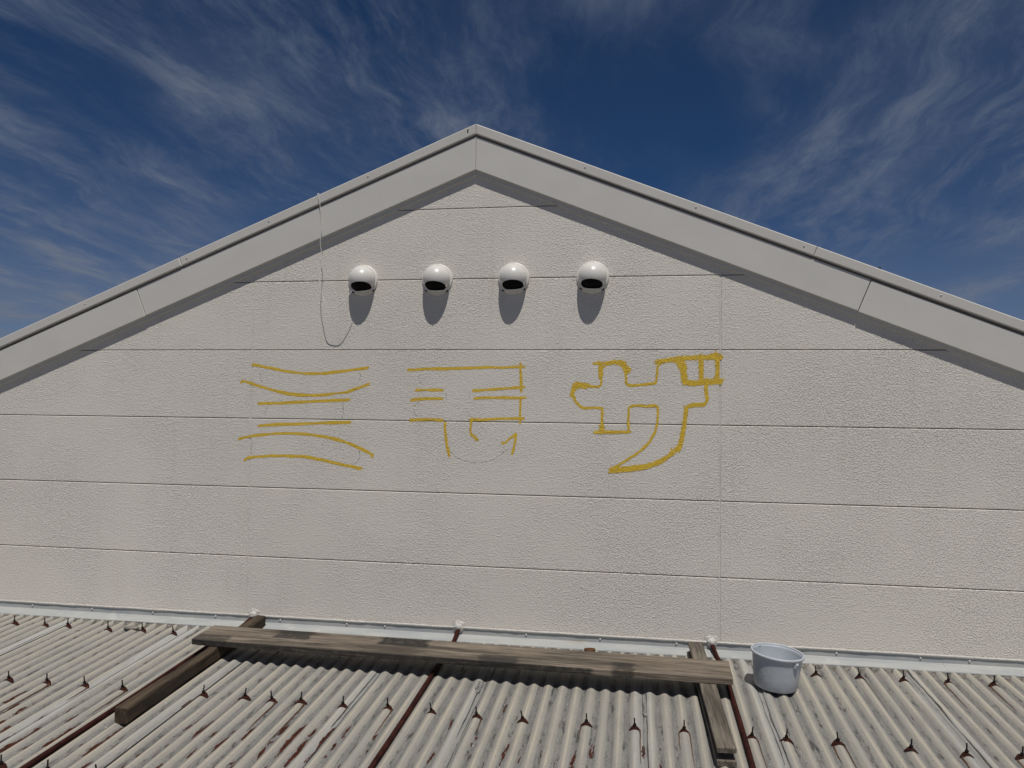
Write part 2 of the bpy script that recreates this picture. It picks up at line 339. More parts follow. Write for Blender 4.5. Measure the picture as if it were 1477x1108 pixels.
LETTERS=[([(20, [(-0.0, -0.096), (0.139, -0.122), (0.258, -0.142), (0.365, -0.153), (0.471, -0.154), (0.576, -0.146), (0.691, -0.131), (0.815, -0.117)]), (20, [(-0.078, -0.221), (-0.058, -0.209), (-0.003, -0.222), (0.106, -0.254), (0.238, -0.284), (0.356, -0.297), (0.485, -0.295), (0.648, -0.278), (0.74, -0.252), (0.823, -0.22)]), (20, [(0.048, -0.355), (0.204, -0.352), (0.322, -0.344), (0.51, -0.334), (0.695, -0.325)]), (20, [(0.054, -0.503), (0.207, -0.493), (0.419, -0.485), (0.583, -0.474), (0.703, -0.471)]), (20, [(-0.084, -0.594), (0.006, -0.575), (0.149, -0.556), (0.291, -0.55), (0.421, -0.556), (0.561, -0.575), (0.678, -0.606), (0.77, -0.64), (0.845, -0.677), (0.848, -0.695)]), (20, [(-0.041, -0.734), (0.009, -0.715), (0.129, -0.703), (0.259, -0.699), (0.377, -0.701), (0.495, -0.717), (0.634, -0.745), (0.784, -0.772)])],[[(0.751, -0.139), (0.76, -0.172), (0.75, -0.205)], [(0.103, -0.436), (0.112, -0.391), (0.135, -0.363)], [(0.644, -0.343), (0.647, -0.407), (0.638, -0.445)], [(0.019, -0.616), (0.01, -0.65), (0.016, -0.695)], [(0.761, -0.651), (0.767, -0.69), (0.746, -0.728), (0.713, -0.748)], [(0.062, -0.145), (0.068, -0.195), (0.081, -0.218)]]),
([(19, [(1.073, -0.129), (1.202, -0.122), (1.342, -0.119), (1.489, -0.114), (1.667, -0.11), (1.842, -0.107)]), (19, [(1.813, -0.081), (1.816, -0.171), (1.82, -0.266)]), (19, [(1.13, -0.259), (1.221, -0.256), (1.316, -0.258)]), (19, [(1.098, -0.322), (1.205, -0.314), (1.316, -0.311)]), (19, [(1.093, -0.453), (1.199, -0.445), (1.321, -0.448)]), (19, [(1.503, -0.259), (1.572, -0.254), (1.692, -0.245), (1.844, -0.232)]), (19, [(1.512, -0.306), (1.621, -0.302), (1.733, -0.301), (1.851, -0.301)]), (19, [(1.815, -0.293), (1.814, -0.376), (1.812, -0.466)]), (19, [(1.487, -0.441), (1.575, -0.442), (1.695, -0.434), (1.842, -0.433)]), (19, [(1.499, -0.443), (1.499, -0.526), (1.524, -0.553), (1.546, -0.575)]), (19, [(1.329, -0.461), (1.335, -0.525), (1.343, -0.604), (1.361, -0.681)]), (19, [(1.695, -0.586), (1.721, -0.583), (1.752, -0.553), (1.79, -0.525)]), (19, [(1.79, -0.525), (1.781, -0.588), (1.763, -0.655)])],[[(1.173, -0.135), (1.153, -0.163), (1.154, -0.191), (1.171, -0.227)], [(1.335, -0.262), (1.333, -0.31)], [(1.489, -0.26), (1.489, -0.3)], [(1.156, -0.335), (1.127, -0.36), (1.125, -0.396), (1.145, -0.424)], [(1.362, -0.635), (1.4, -0.674), (1.457, -0.703), (1.53, -0.712), (1.602, -0.708), (1.658, -0.684), (1.706, -0.648), (1.737, -0.624)]]),
([(18, [(2.297, -0.231), (2.235, -0.225), (2.196, -0.224), (2.169, -0.235), (2.15, -0.255), (2.142, -0.278), (2.158, -0.317), (2.182, -0.344), (2.205, -0.358), (2.267, -0.358), (2.313, -0.36), (2.325, -0.369), (2.323, -0.431), (2.323, -0.504)]), (18, [(2.293, -0.231), (2.313, -0.215), (2.318, -0.169), (2.317, -0.13), (2.334, -0.099), (2.372, -0.085), (2.41, -0.079), (2.441, -0.095), (2.46, -0.122), (2.468, -0.16), (2.472, -0.202), (2.491, -0.218), (2.548, -0.215), (2.609, -0.207), (2.642, -0.205), (2.652, -0.19), (2.655, -0.144), (2.661, -0.102), (2.683, -0.079), (2.72, -0.067), (2.75, -0.067), (2.78, -0.082), (2.803, -0.113), (2.814, -0.151), (2.818, -0.189), (2.833, -0.204)]), (20, [(2.264, -0.084), (2.326, -0.082), (2.403, -0.072), (2.468, -0.08)]), (26, [(2.41, -0.075), (2.449, -0.087), (2.472, -0.114), (2.493, -0.134)]), (28, [(2.311, -0.091), (2.313, -0.161)]), (28, [(2.133, -0.282), (2.144, -0.247), (2.159, -0.212), (2.188, -0.22), (2.239, -0.225)]), (24, [(2.645, -0.076), (2.728, -0.061), (2.795, -0.053), (2.862, -0.049), (2.943, -0.044), (3.046, -0.05)]), (38, [(2.791, -0.063), (2.81, -0.105), (2.82, -0.189)]), (30, [(2.814, -0.195), (2.87, -0.202), (2.944, -0.194), (3.046, -0.192)]), (30, [(2.917, -0.052), (2.919, -0.127), (2.918, -0.196)]), (26, [(3.008, -0.027), (3.015, -0.089), (3.013, -0.195)]), (30, [(2.95, -0.045), (2.987, -0.036), (3.02, -0.032)]), (22, [(2.947, -0.199), (2.948, -0.264), (2.955, -0.301), (2.94, -0.328), (2.893, -0.334), (2.841, -0.34), (2.826, -0.363)]), (19, [(2.486, -0.505), (2.485, -0.436), (2.485, -0.383), (2.492, -0.352), (2.519, -0.342), (2.594, -0.343), (2.647, -0.343), (2.661, -0.358), (2.661, -0.411), (2.655, -0.464), (2.637, -0.518), (2.603, -0.572), (2.551, -0.623), (2.491, -0.666), (2.43, -0.705), (2.374, -0.737)]), (20, [(2.272, -0.507), (2.33, -0.508), (2.406, -0.507), (2.501, -0.504)]), (26, [(2.323, -0.47), (2.32, -0.504)]), (30, [(2.83, -0.359), (2.824, -0.431), (2.812, -0.5), (2.794, -0.572), (2.753, -0.622), (2.709, -0.661), (2.649, -0.693), (2.574, -0.716), (2.491, -0.729), (2.366, -0.741)]), (30, [(2.806, -0.538), (2.79, -0.606)])],[])]
CABLE_LOW=[((0.48, 0.645), 0.04), ((0.485, 0.48), 0.05), ((0.478, 0.264), 0.07), ((0.504, 0.123), 0.085), ((0.526, 0.049), 0.09), ((0.568, 0.027), 0.095), ((0.615, 0.034), 0.095), ((0.66, 0.093), 0.09), ((0.697, 0.174), 0.08)]
CABLE_TOP=[(0.464, 1.021), (0.481, 0.946), (0.491, 0.842), (0.494, 0.767), (0.488, 0.694)]

# ------------------------------------------------------------------ the ground
g = mesh('ground', [(-400, -400, -5.2), (400, -400, -5.2), (400, 400, -5.2), (-400, 400, -5.2)], [[0, 1, 2, 3]], M['ground']); tag(g, kind='structure')

# ------------------------------------------------------------------ white gable building
AX, SL = 1.513, .402            # ridge position and pitch
HALF = 6.6
bld = empty('gable_building', (AX, 0, -5.2)); tag(bld, 'white gable end wall of stippled siding panels under a pale metal verge', 'building')
def under(o):                   # keep world coordinates while parenting to an offset Empty
    o.matrix_parent_inverse = Matrix.Translation(-Vector(o.parent.location)); return o
def clip(poly, a, b, c):        # keep a*x+b*z<=c
    out = []
    for i in range(len(poly)):
        p, q = poly[i], poly[(i+1) % len(poly)]; dp = a*p[0]+b*p[1]-c; dq = a*q[0]+b*q[1]-c
        if dp <= 0: out.append(p)
        if dp*dq < 0:
            t = dp/(dp-dq); out.append((p[0]+(q[0]-p[0])*t, p[1]+(q[1]-p[1])*t))
    return out
WT = 1.148 + .12                # wall top at the ridge, hidden behind the boards
ROW, GAP = .455, .0045
for r in range(-4, 4):
    z0, z1 = r*ROW, (r+1)*ROW
    for c in range(-3, 3):
        x0, x1 = c*3.03, (c+1)*3.03
        poly = [(x0+.004, z0+GAP/2), (x1-.004, z0+GAP/2), (x1-.004, z1-GAP/2), (x0+.004, z1-GAP/2)]
        poly = clip(poly, -SL, 1, WT - SL*AX); poly = clip(poly, SL, 1, WT + SL*AX)
        poly = clip(poly, -1, 0, HALF-AX); poly = clip(poly, 1, 0, AX+HALF)
        if len(poly) < 3: continue
        area = abs(sum(poly[i-1][0]*poly[i][1]-poly[i][0]*poly[i-1][1] for i in range(len(poly))))/2
        if area < .01: continue
        under(slab('siding_panel', poly, 0.0, .016, M['stucco'], bld, bevel=.0035))
def gtop(x): return WT - SL*abs(x-AX)
for c in (-1, 0, 1, 2):
    x = c*3.03
    under(slab('joint_sealant', [(x-.0036, -1.82), (x+.0036, -1.82), (x+.0036, gtop(x)-.02), (x-.0036, gtop(x)-.02)], .0022, .0155, M['sealant_joint'], bld, bevel=.0012))
back = [(AX-HALF, -5.2), (AX+HALF, -5.2), (AX+HALF, gtop(AX+HALF)-.01), (AX, WT-.01), (AX-HALF, gtop(AX-HALF)-.01)]
under(slab('backing_wall', back, .0165, 11.0, M['backing'], bld, bevel=.001))
def strip(sgn, a0, a1, v0, v1, ends=('v', 'p')):
    """length of trim along one verge; a = distance from the ridge, v = height at the ridge"""
    h = v1 - v0; sh = SL*h/(1+SL*SL)
    p = lambda a, v: (AX + sgn*a, v - SL*a)
    out = []
    def top(a): # point on the upper line square to the slope
        return p(a + sh, v1)
    lo0 = p(a0, v0); lo1 = p(a1, v0)
    hi0 = p(a0, v1) if ends[0] == 'v' else top(a0); hi1 = p(a1, v1) if ends[1] == 'v' else top(a1)
    return [lo0, lo1, hi1, hi0]
random.seed(5)
VB0, VB1, VC0, VC1 = 1.148, 1.359, 1.373, 1.438
for sgn in (-1, 1):
    J = [0.0008, 2.275, 5.30, 6.75] if sgn < 0 else [0.0008, 2.294, 5.32, 6.75]
    for i in range(3):
        dv = -.004 if i == 1 and sgn > 0 else (-.003 if i else 0)
        under(slab('barge_board', strip(sgn, J[i] + (.0016 if i else 0), J[i+1]-.0016, VB0+dv, VB1+dv, ('v' if i == 0 else 'p', 'p')), -.035-(.0015 if i else 0), -.004, M['board'], bld, bevel=.002))
    under(slab('trim_strip', strip(sgn, .0006, 6.7, VB0-.030, VB0+.05, ('v', 'p')), -.014, -.0008, M['board'], bld, bevel=.0015))
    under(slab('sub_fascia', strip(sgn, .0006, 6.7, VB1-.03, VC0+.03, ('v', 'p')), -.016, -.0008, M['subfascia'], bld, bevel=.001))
    K = [0.0005, 2.01, 5.04, 6.80] if sgn < 0 else [0.0005, 2.045, 5.07, 6.80]
    S = {-1: [.71, 1.39, 1.975, 2.726, 3.6, 4.5], 1: [.696, 1.367, 1.99, 2.739, 3.6, 4.5]}[sgn]
    for i in range(3):
        cap = under(slab('verge_cap', strip(sgn, K[i] + (.0008 if i else 0), K[i+1]-.0008, VC0, VC1, ('v' if i == 0 else 'p', 'p')), -.047-(.001 if i == 1 else 0), .085, M['cap'], bld, bevel=.0055))
        for a in S:
            if K[i] < a < K[i+1]:
                x, z = AX+sgn*a, VC0+.038-SL*a
                s_ = lathe('screw', [(.0005, .003), (.003, .0027), (.0044, .0015), (.005, 0)], M['screw'], cap, seg=12); s_.matrix_parent_inverse = Matrix.Identity(4)
                s_.parent = cap; s_.matrix_basis = Matrix.Translation((x, -.0485, z)) @ Matrix.Rotation(math.radians(90), 4, 'X')
    # roof slope running back from the verge
    n = strip(sgn, .002, 6.85, VC0+.012, VC1-.004, ('v', 'p'))
    under(slab('roof_slope', n, .0855, 11.3, M['roofing'], bld, bevel=.001))
nub = under(lathe('ridge_bolt', [(.0005, .022), (.007, .02), (.008, 0)], M['darksteel'], bld, seg=10))
nub.matrix_basis = Matrix.Translation((3.93, -.02, VC1 - SL*(3.93-AX) - .004))
chip = under(boxm('paint_chip', (1.458, -.0485, 1.383), (1.466, -.0468, 1.402), M['darksteel'], bld))

# lettering sketched on the wall: ribbons of crayon lying on the stipple
def ribbon(pts, w, dep, V, F, E, seed):
    P = smooth_path([(x, 0, z) for x, z in pts], 7 if len(pts) > 2 else 16); n = len(P); b = len(V)
    for i, q in enumerate(P):
        t = (P[min(i+1, n-1)] - P[max(i-1, 0)]); t = Vector((t.x, 0, t.z)).normalized(); nn = Vector((-t.z, 0, t.x))
        off = mnoise.noise(Vector((i*.35, seed*3.7, .5)))*.0035; ww = w*(1 + .25*mnoise.noise(Vector((i*.5, seed*1.9, 7.3))))
        for s_ in (-1, 0, 1):
            V.append(q + nn*(off + s_*ww/2) + Vector((0, -dep, 0))); E.append(abs(s_) if 0 < i < n-1 else max(abs(s_), .7))
    for i in range(n-1):
        for k in (0, 1): F.append([b+i*3+k, b+(i+1)*3+k, b+(i+1)*3+k+1, b+i*3+k+1])
names = ['yellow outline of three stacked curved bars, leftmost letter', 'yellow boxy half-finished outline, middle letter', 'yellow outlined character with densely hatched top right corner and sickle tail']
dep = .0004; sd_ = 0
for li, (strokes, pencils) in enumerate(LETTERS):
    xs = [p[0] for _, s in strokes for p in s]; zs = [p[1] for _, s in strokes for p in s]
    lt = empty('painted_letter', (sum(xs)/len(xs), 0, min(zs)), bld); lt.matrix_parent_inverse = Matrix.Translation(-Vector(bld.location)); tag(lt, names[li])
    for w, pts in strokes:
        V, F, E = [], [], []; w_ = w*.001
        npass = 2 if w < 22 else 3
        for k in range(npass):
            sd_ += 1; dep += .000006
            o_ = (k - (npass-1)/2) * w_*.30
            ribbon([(x + o_*.6 + random.uniform(-.0015, .0015), z + o_ + random.uniform(-.0015, .0015)) for x, z in pts], w_*(.80 if npass == 2 else .72), dep, V, F, E, sd_)
        if li == 2 and w >= 24:          # scribbled hatching that overshoots the outline
            P_ = smooth_path([(x, 0, z) for x, z in pts], 6)
            for q in range(10 if w < 32 else 14):
                c = random.randrange(len(P_)-1); t = (P_[c+1]-P_[c]).normalized(); an = random.uniform(-.55, .55); t = Vector((t.x*math.cos(an)-t.z*math.sin(an), 0, t.x*math.sin(an)+t.z*math.cos(an)))
                ln = random.uniform(.018, .034); sd_ += 1; dep += .000004; m0 = P_[c] + Vector((random.uniform(-.4, .4)*w_, 0, random.uniform(-.4, .4)*w_))
                ribbon([(m0.x-t.x*ln, m0.z-t.z*ln), (m0.x+t.x*ln, m0.z+t.z*ln)], .0075, dep, V, F, E, sd_)
        o = mesh('paint_stroke', V, F, M['paint'], lt, attrs={'edge': E}); o.matrix_parent_inverse = (Matrix.Translation(lt.location)).inverted()
    for pts in pencils:
        V, F, E = [], [], []; sd_ += 1; ribbon(pts, .0042, .0003 + .0000005*sd_, V, F, E, sd_)
        o = mesh('pencil_line', V, F, M['pencil'], lt); o.matrix_parent_inverse = (Matrix.Translation(lt.location)).inverted()

# ------------------------------------------------------------------ vent hoods
def hood_meshes():
    R, c = .087, .024
    bm = bmesh.new(); NU, NV = 144, 96
    ring = []
    for j in range(NV+1):
        th = math.pi*.5*1.17*j/NV          # from the nose back past the equator
        ring.append([bm.verts.new((R*math.sin(th)*math.sin(2*math.pi*i/NU), -c - R*math.cos(th), R*math.sin(th)*math.cos(2*math.pi*i/NU))) if j else None for i in range(NU)])
    nose = bm.verts.new((0, -c-R, 0))
    def open_(x, z):      # outline of the mouth, seen from the front
        dz = z + .046 + .05*x*x/.06
        return (abs(x)/.067)**2.5 + (abs(dz)/.0195)**2.5 < 1 if dz > 0 else (abs(x)/.067)**2 + (abs(dz)/.034)**2 < 1
    hole = []
    for j in range(NV):
        for i in range(NU):
            i2 = (i+1) % NU
            vs_ = [nose, ring[1][i2], ring[1][i]] if j == 0 else [ring[j][i], ring[j][i2], ring[j+1][i2], ring[j+1][i]]
            cx = sum(v.co.x for v in vs_)/len(vs_); cz = sum(v.co.z for v in vs_)/len(vs_); cy = sum(v.co.y for v in vs_)/len(vs_)
            if open_(cx, cz) and cy < -c: continue
            bm.faces.new(vs_)
    bmesh.ops.delete(bm, geom=[v for v in bm.verts if not v.link_faces], context='VERTS')
    bmesh.ops.recalc_face_normals(bm, faces=bm.faces)
    for _ in range(3):
        bmesh.ops.smooth_vert(bm, verts=[v for v in bm.verts if v.is_boundary and v.co.y < -c-.001], factor=.5, use_axis_x=True, use_axis_y=False, use_axis_z=True)
    ret = bmesh.ops.solidify(bm, geom=list(bm.faces), thickness=.0022)
    me = bpy.data.meshes.new('dome'); bm.to_mesh(me); bm.free(); me.polygons.foreach_set('use_smooth', [True]*len(me.polygons)); me.materials.append(M['enamel'])
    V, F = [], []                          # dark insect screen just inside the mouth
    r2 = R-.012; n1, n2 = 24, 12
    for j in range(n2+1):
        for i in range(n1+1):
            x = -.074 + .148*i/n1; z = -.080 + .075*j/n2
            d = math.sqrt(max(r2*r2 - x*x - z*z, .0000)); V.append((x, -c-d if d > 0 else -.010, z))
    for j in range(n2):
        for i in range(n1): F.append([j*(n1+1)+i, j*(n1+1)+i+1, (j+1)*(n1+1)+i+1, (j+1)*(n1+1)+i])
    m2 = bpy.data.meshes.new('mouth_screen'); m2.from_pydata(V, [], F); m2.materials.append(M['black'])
    prof = [(.080, -.0035), (.0815, .010), (.086, .0135), (.0945, .0125), (.0985, .009), (.100, .003), (.100, -.0035)]
    V, F, seg = [], [], 96
    for r, y in prof:
        for k in range(seg):
            a = 2*math.pi*k/seg; V.append((r*math.cos(a), -y, r*math.sin(a)))
    for i in range(len(prof)-1):
        for k in range(seg): F.append([i*seg+k, i*seg+(k+1) % seg, (i+1)*seg+(k+1) % seg, (i+1)*seg+k])
    m3 = bpy.data.meshes.new('flange'); m3.from_pydata(V, [], F); m3.polygons.foreach_set('use_smooth', [True]*len(F)); m3.materials.append(M['flange'])
    sv = [(r*math.cos(2*math.pi*k/10), -y, r*math.sin(2*math.pi*k/10)) for r, y in ((.0048, 0), (.0045, .002), (.003, .0035), (.0004, .0038)) for k in range(10)]
    sf = [[i*10+k, i*10+(k+1) % 10, (i+1)*10+(k+1) % 10, (i+1)*10+k] for i in range(3) for k in range(10)]
    m4 = bpy.data.meshes.new('screw'); m4.from_pydata(sv, [], sf); m4.materials.append(M['screw'])
    return me, m2, m3, m4
dm, sm_, fm, scm = hood_meshes()
hl = ['white domed vent hood with the thin cable beside it, leftmost of four', 'second white domed vent hood from the left, above the gap between two letters', 'third white domed vent hood from the left, above the end of the middle letter', 'rightmost white domed vent hood, above the letter with the hatched corner']
for i, (x, z) in enumerate([(.767, .456), (1.266, .453), (1.762, .453), (2.259, .452)]):
    h = empty('vent_hood', (x, 0, z)); tag(h, hl[i], 'vent', 'round vent hoods in a row on the gable wall'); h.rotation_euler.y = math.radians((-4, 2, -2, 3)[i])
    for nm, me in (('dome', dm), ('mouth_screen', sm_), ('flange', fm)):
        o = bpy.data.objects.new(nm, me); link(o, h)
    for a in (90, 215, 325):
        o = bpy.data.objects.new('screw', scm); link(o, h); o.location = (.0945*math.cos(math.radians(a)), -.0115, .0945*math.sin(math.radians(a))); o.scale = (.65, .5, .65)

# ------------------------------------------------------------------ cable from the verge to the first hood
pts = [(0.455, .12, 1.06), (0.458, .02, 1.018), (0.462, -.040, 1.000)] + [(x, -.054, z) for x, z in CABLE_TOP[1:]]
pts += [(x + .28*d, -d, z + 2.5*d) for (x, z), d in CABLE_LOW[1:]]
pts[2] = (0.464, -.051, 1.012); pts[1] = (.461, -.03, 1.0215+.006); pts[0] = (.456, .06, 1.024)
tag(tube('hanging_cable', smooth_path(pts, 10), .0021, M['cable'], seg=8), 'thin white cable hanging from the verge in a loop to a vent hood', 'cable')

# ------------------------------------------------------------------ lower building with the corrugated roof
PITCH, AMP, CR0 = .0762, .009, 1.774
SEAMS = [-6.6+.60, -5.2, -4.35, -3.75, -2.90, -2.03, -1.18, -.30, .288, 1.125, 1.735, 2.588, 3.19, 4.036, 4.64, 5.49, 6.10, 6.95, 7.55, 8.4, 9.2]
SR = .063
def crestz(y): return -1.81 + SR*(y+.08)
def wave(x): return AMP*math.cos(2*math.pi*(x-CR0)/PITCH)
def surf(x, y): return crestz(y) - AMP + wave(x)
shed = empty('metal_roofed_building', (1.5, -4.0, -5.2)); tag(shed, 'low building with a rust-spotted grey corrugated roof and wall flashing', 'building')
sm = lambda a, b, t: (lambda q: q*q*(3-2*q))(min(1, max(0, (t-a)/(b-a))))
PALE = {-1.18: .8, -.30: .85, .288: .45, 1.125: .5, 1.735: .35, 2.588: .5, 3.19: .6, 4.036: .45}
def sheet(x0, x1, y0, y1, dz, key):
    xs = []; k = math.ceil((x0-CR0)/(PITCH/12)); xs = [x0] + [CR0 + i*PITCH/12 for i in range(k, k+2000) if x0 + .001 < CR0 + i*PITCH/12 < x1-.001] + [x1]
    ny = max(8, int(abs(y1-y0)/.045)); V, cr, pa, ru = [], [], [], []
    for j in range(ny+1):
        y = y0 + (y1-y0)*j/ny
        for x in xs:
            lift = dz + .0035*sm(x1-.028, x1, x) + .0016*mnoise.noise(Vector((x*2.3, y*1.7, key)))
            V.append((x, y, surf(x, y) + lift))
            cr.append(.5 + .5*math.cos(2*math.pi*(x-CR0)/PITCH))
            p_ = 0
            for s_, a in PALE.items():
                wd = .05 + .018*mnoise.noise(Vector((y*2.1, s_*5, 0)))
                e = abs(x - (s_ - .012)); p_ = max(p_, a*(1-sm(wd*.75, wd, e)))
            pa.append(p_*sm(-2.6, -1.2, y) if y < -1.2 else p_)
            r_ = .18 + .82*(1-sm(-1.32, -1.02, y))*(1 if x < 1.2 else .7) + .25*mnoise.noise(Vector((x*1.1+4, y*.6, 3)))
            ru.append(max(0, r_ if y < -.75 else r_*.3))
    nx = len(xs); F = [[j*nx+i, (j+1)*nx+i, (j+1)*nx+i+1, j*nx+i+1] for j in range(ny) for i in range(nx-1)]
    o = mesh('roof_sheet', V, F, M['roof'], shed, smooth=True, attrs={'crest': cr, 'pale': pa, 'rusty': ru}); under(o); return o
sheets = []
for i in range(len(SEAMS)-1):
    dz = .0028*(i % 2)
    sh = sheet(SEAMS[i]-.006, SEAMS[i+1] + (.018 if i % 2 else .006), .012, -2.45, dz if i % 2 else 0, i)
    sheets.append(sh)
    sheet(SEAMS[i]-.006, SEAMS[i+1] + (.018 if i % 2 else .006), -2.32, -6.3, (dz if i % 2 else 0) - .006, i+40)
for nm, lo, hi in (('front_wall', (-5.9, -6.2, -5.2), (9.1, -6.05, -2.30)), ('left_wall', (-5.9, -6.05, -5.2), (-5.75, -.02, -2.30)), ('right_wall', (8.95, -6.05, -5.2), (9.1, -.02, -2.30))):
    under(boxm(nm, lo, hi, M['wallplain'], shed))
under(mesh('roof_deck', [(-5.9, 0.0, -1.87), (9.1, 0.0, -1.87), (9.1, -6.2, -2.28), (-5.9, -6.2, -2.28)], [[0, 3, 2, 1]], M['backing'], shed))

# flashing along the wall foot: upright leg, sloping apron and drip
FJ = [-5.9, -2.6, .839, 4.282, 7.7, 9.1]
prof = [(-.0006, -1.7505), (-.0125, -1.752), (-.0135, -1.787), (-.020, -1.7905), (-.080, -1.8045), (-.094, -1.8070), (-.0955, -1.8125), (-.0935, -1.8125), (-.079, -1.8068), (-.018, -1.7930), (-.0006, -1.7880)]
for i in range(len(FJ)-1):
    V, F = [], []; n = 60; m_ = len(prof); off = .0012*(i % 2)
    for k in range(n+1):
        x = FJ[i]-(.02 if i % 2 else 0) + (FJ[i+1]-FJ[i]+(.04 if i % 2 else 0))*k/n
        for (y, z) in prof:
            wob = .0022*mnoise.noise(Vector((x*2.2, y*20, i)))*(abs(y)/.09)
            V.append((x, y-off, z+wob*1.5+off))
    for k in range(n):
        for q in range(m_): F.append([k*m_+q, k*m_+(q+1) % m_, (k+1)*m_+(q+1) % m_, (k+1)*m_+q])
    F += [list(range(m_))[::-1], [n*m_+q for q in range(m_)]]
    fl = under(mesh('wall_flashing', V, F, M['galv'], shed))
    x = FJ[i] + .12
    while x < FJ[i+1]-.05:
        s_ = lathe('screw', [(.0004, .005), (.004, .0045), (.0065, .002), (.0072, 0)], M['screw'], fl, seg=10)
        s_.matrix_basis = Matrix.Translation((x, -.0145-off, -1.766)) @ Matrix.Rotation(math.radians(90), 4, 'X'); x += .455
# bead of sealant on the upper edge
path = [Vector((-5.9 + .05*i, -.013, -1.7465 + .0016*mnoise.noise(Vector((i*.31, 2, 0))))) for i in range(301)]
under(tube('sealant_bead', path, .0080, M['silicone'], shed, seg=8, jitter=.35))
# mortar packed under the apron
V, F = [], []; xs = [-5.9 + i*PITCH/10 for i in range(int(15/(PITCH/10)))]; nz = 4
for x in xs:
    base = surf(x, -.078) - .004; top = -1.8065
    for q in range(nz+1):
        z = base + (top-base)*q/nz; nrm = mnoise.noise(Vector((x*38, q*.9, 3)))*.006 + mnoise.noise(Vector((x*11, q*.3, 8)))*.006
        dep_ = (top-base)/.022
        V.append((x, -.084 - .062*dep_*(1-q/nz)**1.2 + nrm, z - SR*.02))
for i in range(len(xs)-1):
    for q in range(nz): F.append([i*(nz+1)+q, (i+1)*(nz+1)+q, (i+1)*(nz+1)+q+1, i*(nz+1)+q+1])
under(mesh('mortar_fillet', V, F, M['mortar'], shed, smooth=True))

# hook bolts with saddle washers
def snap(x): return CR0 + round((x-CR0)/PITCH)*PITCH
def washer_mesh(seed):
    random.seed(seed); V, F = [], []; n = 16; rg = [0, .35, .65, .9, 1.0]
    for r in rg:
        for k in range(n):
            a = 2*math.pi*k/n; x = .032*r*math.cos(a); y = .021*r*math.sin(a)*(1-.25*abs(math.cos(a)))
            z = AMP*(math.cos(2*math.pi*x/PITCH)-1) + SR*y + (.0055 if r < .95 else .0025) + .002*(1-r); V.append((x, y, z))
    for i in range(len(rg)-1):
        for k in range(n): F.append([i*n+k, i*n+(k+1) % n, (i+1)*n+(k+1) % n, (i+1)*n+k])
    me = bpy.data.meshes.new('washer'); me.from_pydata(V, [], F); me.polygons.foreach_set('use_smooth', [True]*len(F)); me.materials.append(M['rust']); return me
def bolt_mesh():
    bm = bmesh.new()
    bmesh.ops.create_cone(bm, cap_ends=True, segments=10, radius1=.0036, radius2=.0033, depth=.050, matrix=Matrix.Translation((0, 0, .020)))
    bmesh.ops.create_cone(bm, cap_ends=True, segments=6, radius1=.0085, radius2=.008, depth=.008, matrix=Matrix.Translation((0, 0, .0115)))
    me = bpy.data.meshes.new('hook_bolt'); bm.to_mesh(me); bm.free(); me.materials.append(M['darksteel']); return me
def run_mesh(side, ln, seed):
    """rust run creeping down the flank of the corrugation below the washer"""
    V, F = [], []; n = 22
    for i in range(n+1):
        t = i/n; xc = side*(.022 + .004*min(1, t*6) + .0022*mnoise.noise(Vector((t*4, seed*3.1, 0)))); w = (.0042*(1-t)**.7 + .0009)*(1.6 if t < .06 else 1); y = -.004 - ln*t
        for s_ in (-1, 1):
            x = xc + s_*w/2; V.append((x, y, AMP*(math.cos(2*math.pi*x/PITCH)-1) + SR*y + .0046))
    for i in range(n): F.append([2*i, 2*i+1, 2*i+3, 2*i+2])
    me = bpy.data.meshes.new('rust_run'); me.from_pydata(V, [], F); me.materials.append(M['rustline']); return me
wms = [washer_mesh(i) for i in range(2)]; bmm = bolt_mesh(); runs = {(s_, k): run_mesh(s_, (.16, .30, .42)[k], k+3*s_) for s_ in (-1, 1) for k in range(3)}
R1 = [-1.76, -1.537, -1.311, -1.091, -.803, -.555, -.351, .41, .64, .87, 3.517, 3.74, 3.973, 4.205, 4.415, 4.64, 4.87]
R2 = [-2.18, -1.95, -1.73, -1.50, -1.27, -1.04, -.811, -.598, -.36, -.122, .313, .548, .718, .868, 1.105, 1.322, 1.543, 1.771, 2.02, 2.312, 2.537, 2.776, 3.016+.03, 3.225, 3.466, 3.764, 3.995, 4.22, 4.45, 4.68]
R3 = [-.82, -.59, -.36, -.13, .10, .33, .56, .79, 1.02, 1.25, 1.7, 1.93, 2.16, 2.39, 2.62, 2.9, 3.2, 3.43, 3.66, 3.9]
random.seed(11)
for y0, row in ((-.238, R1), (-1.040, R2), (-1.84, R3)):
    for x in row:
        xx = snap(x); yy = y0 + random.uniform(-.012, .012)
        b = bpy.data.objects.new('hook_bolt', bmm); link(b, shed); under(b); b.location = (xx, yy, crestz(yy)+.003); b.rotation_euler = (random.uniform(-.12, .12), random.uniform(-.22, .12), random.uniform(0, 3)); 
        w_ = bpy.data.objects.new('washer', random.choice(wms)); link(w_, shed); under(w_); w_.location = (xx, yy, crestz(yy)); w_.scale = (random.uniform(.85, 1.1), random.uniform(.8, 1.15), 1); w_.rotation_euler.z = random.uniform(-.25, .25)
        for s_ in (-1, 1):
            if random.random() < (.55 if y0 < -.5 else .4):
                q = bpy.data.objects.new('rust_run', runs[(s_, random.randrange(3))]); link(q, shed); under(q); q.location = (xx, yy, crestz(yy))

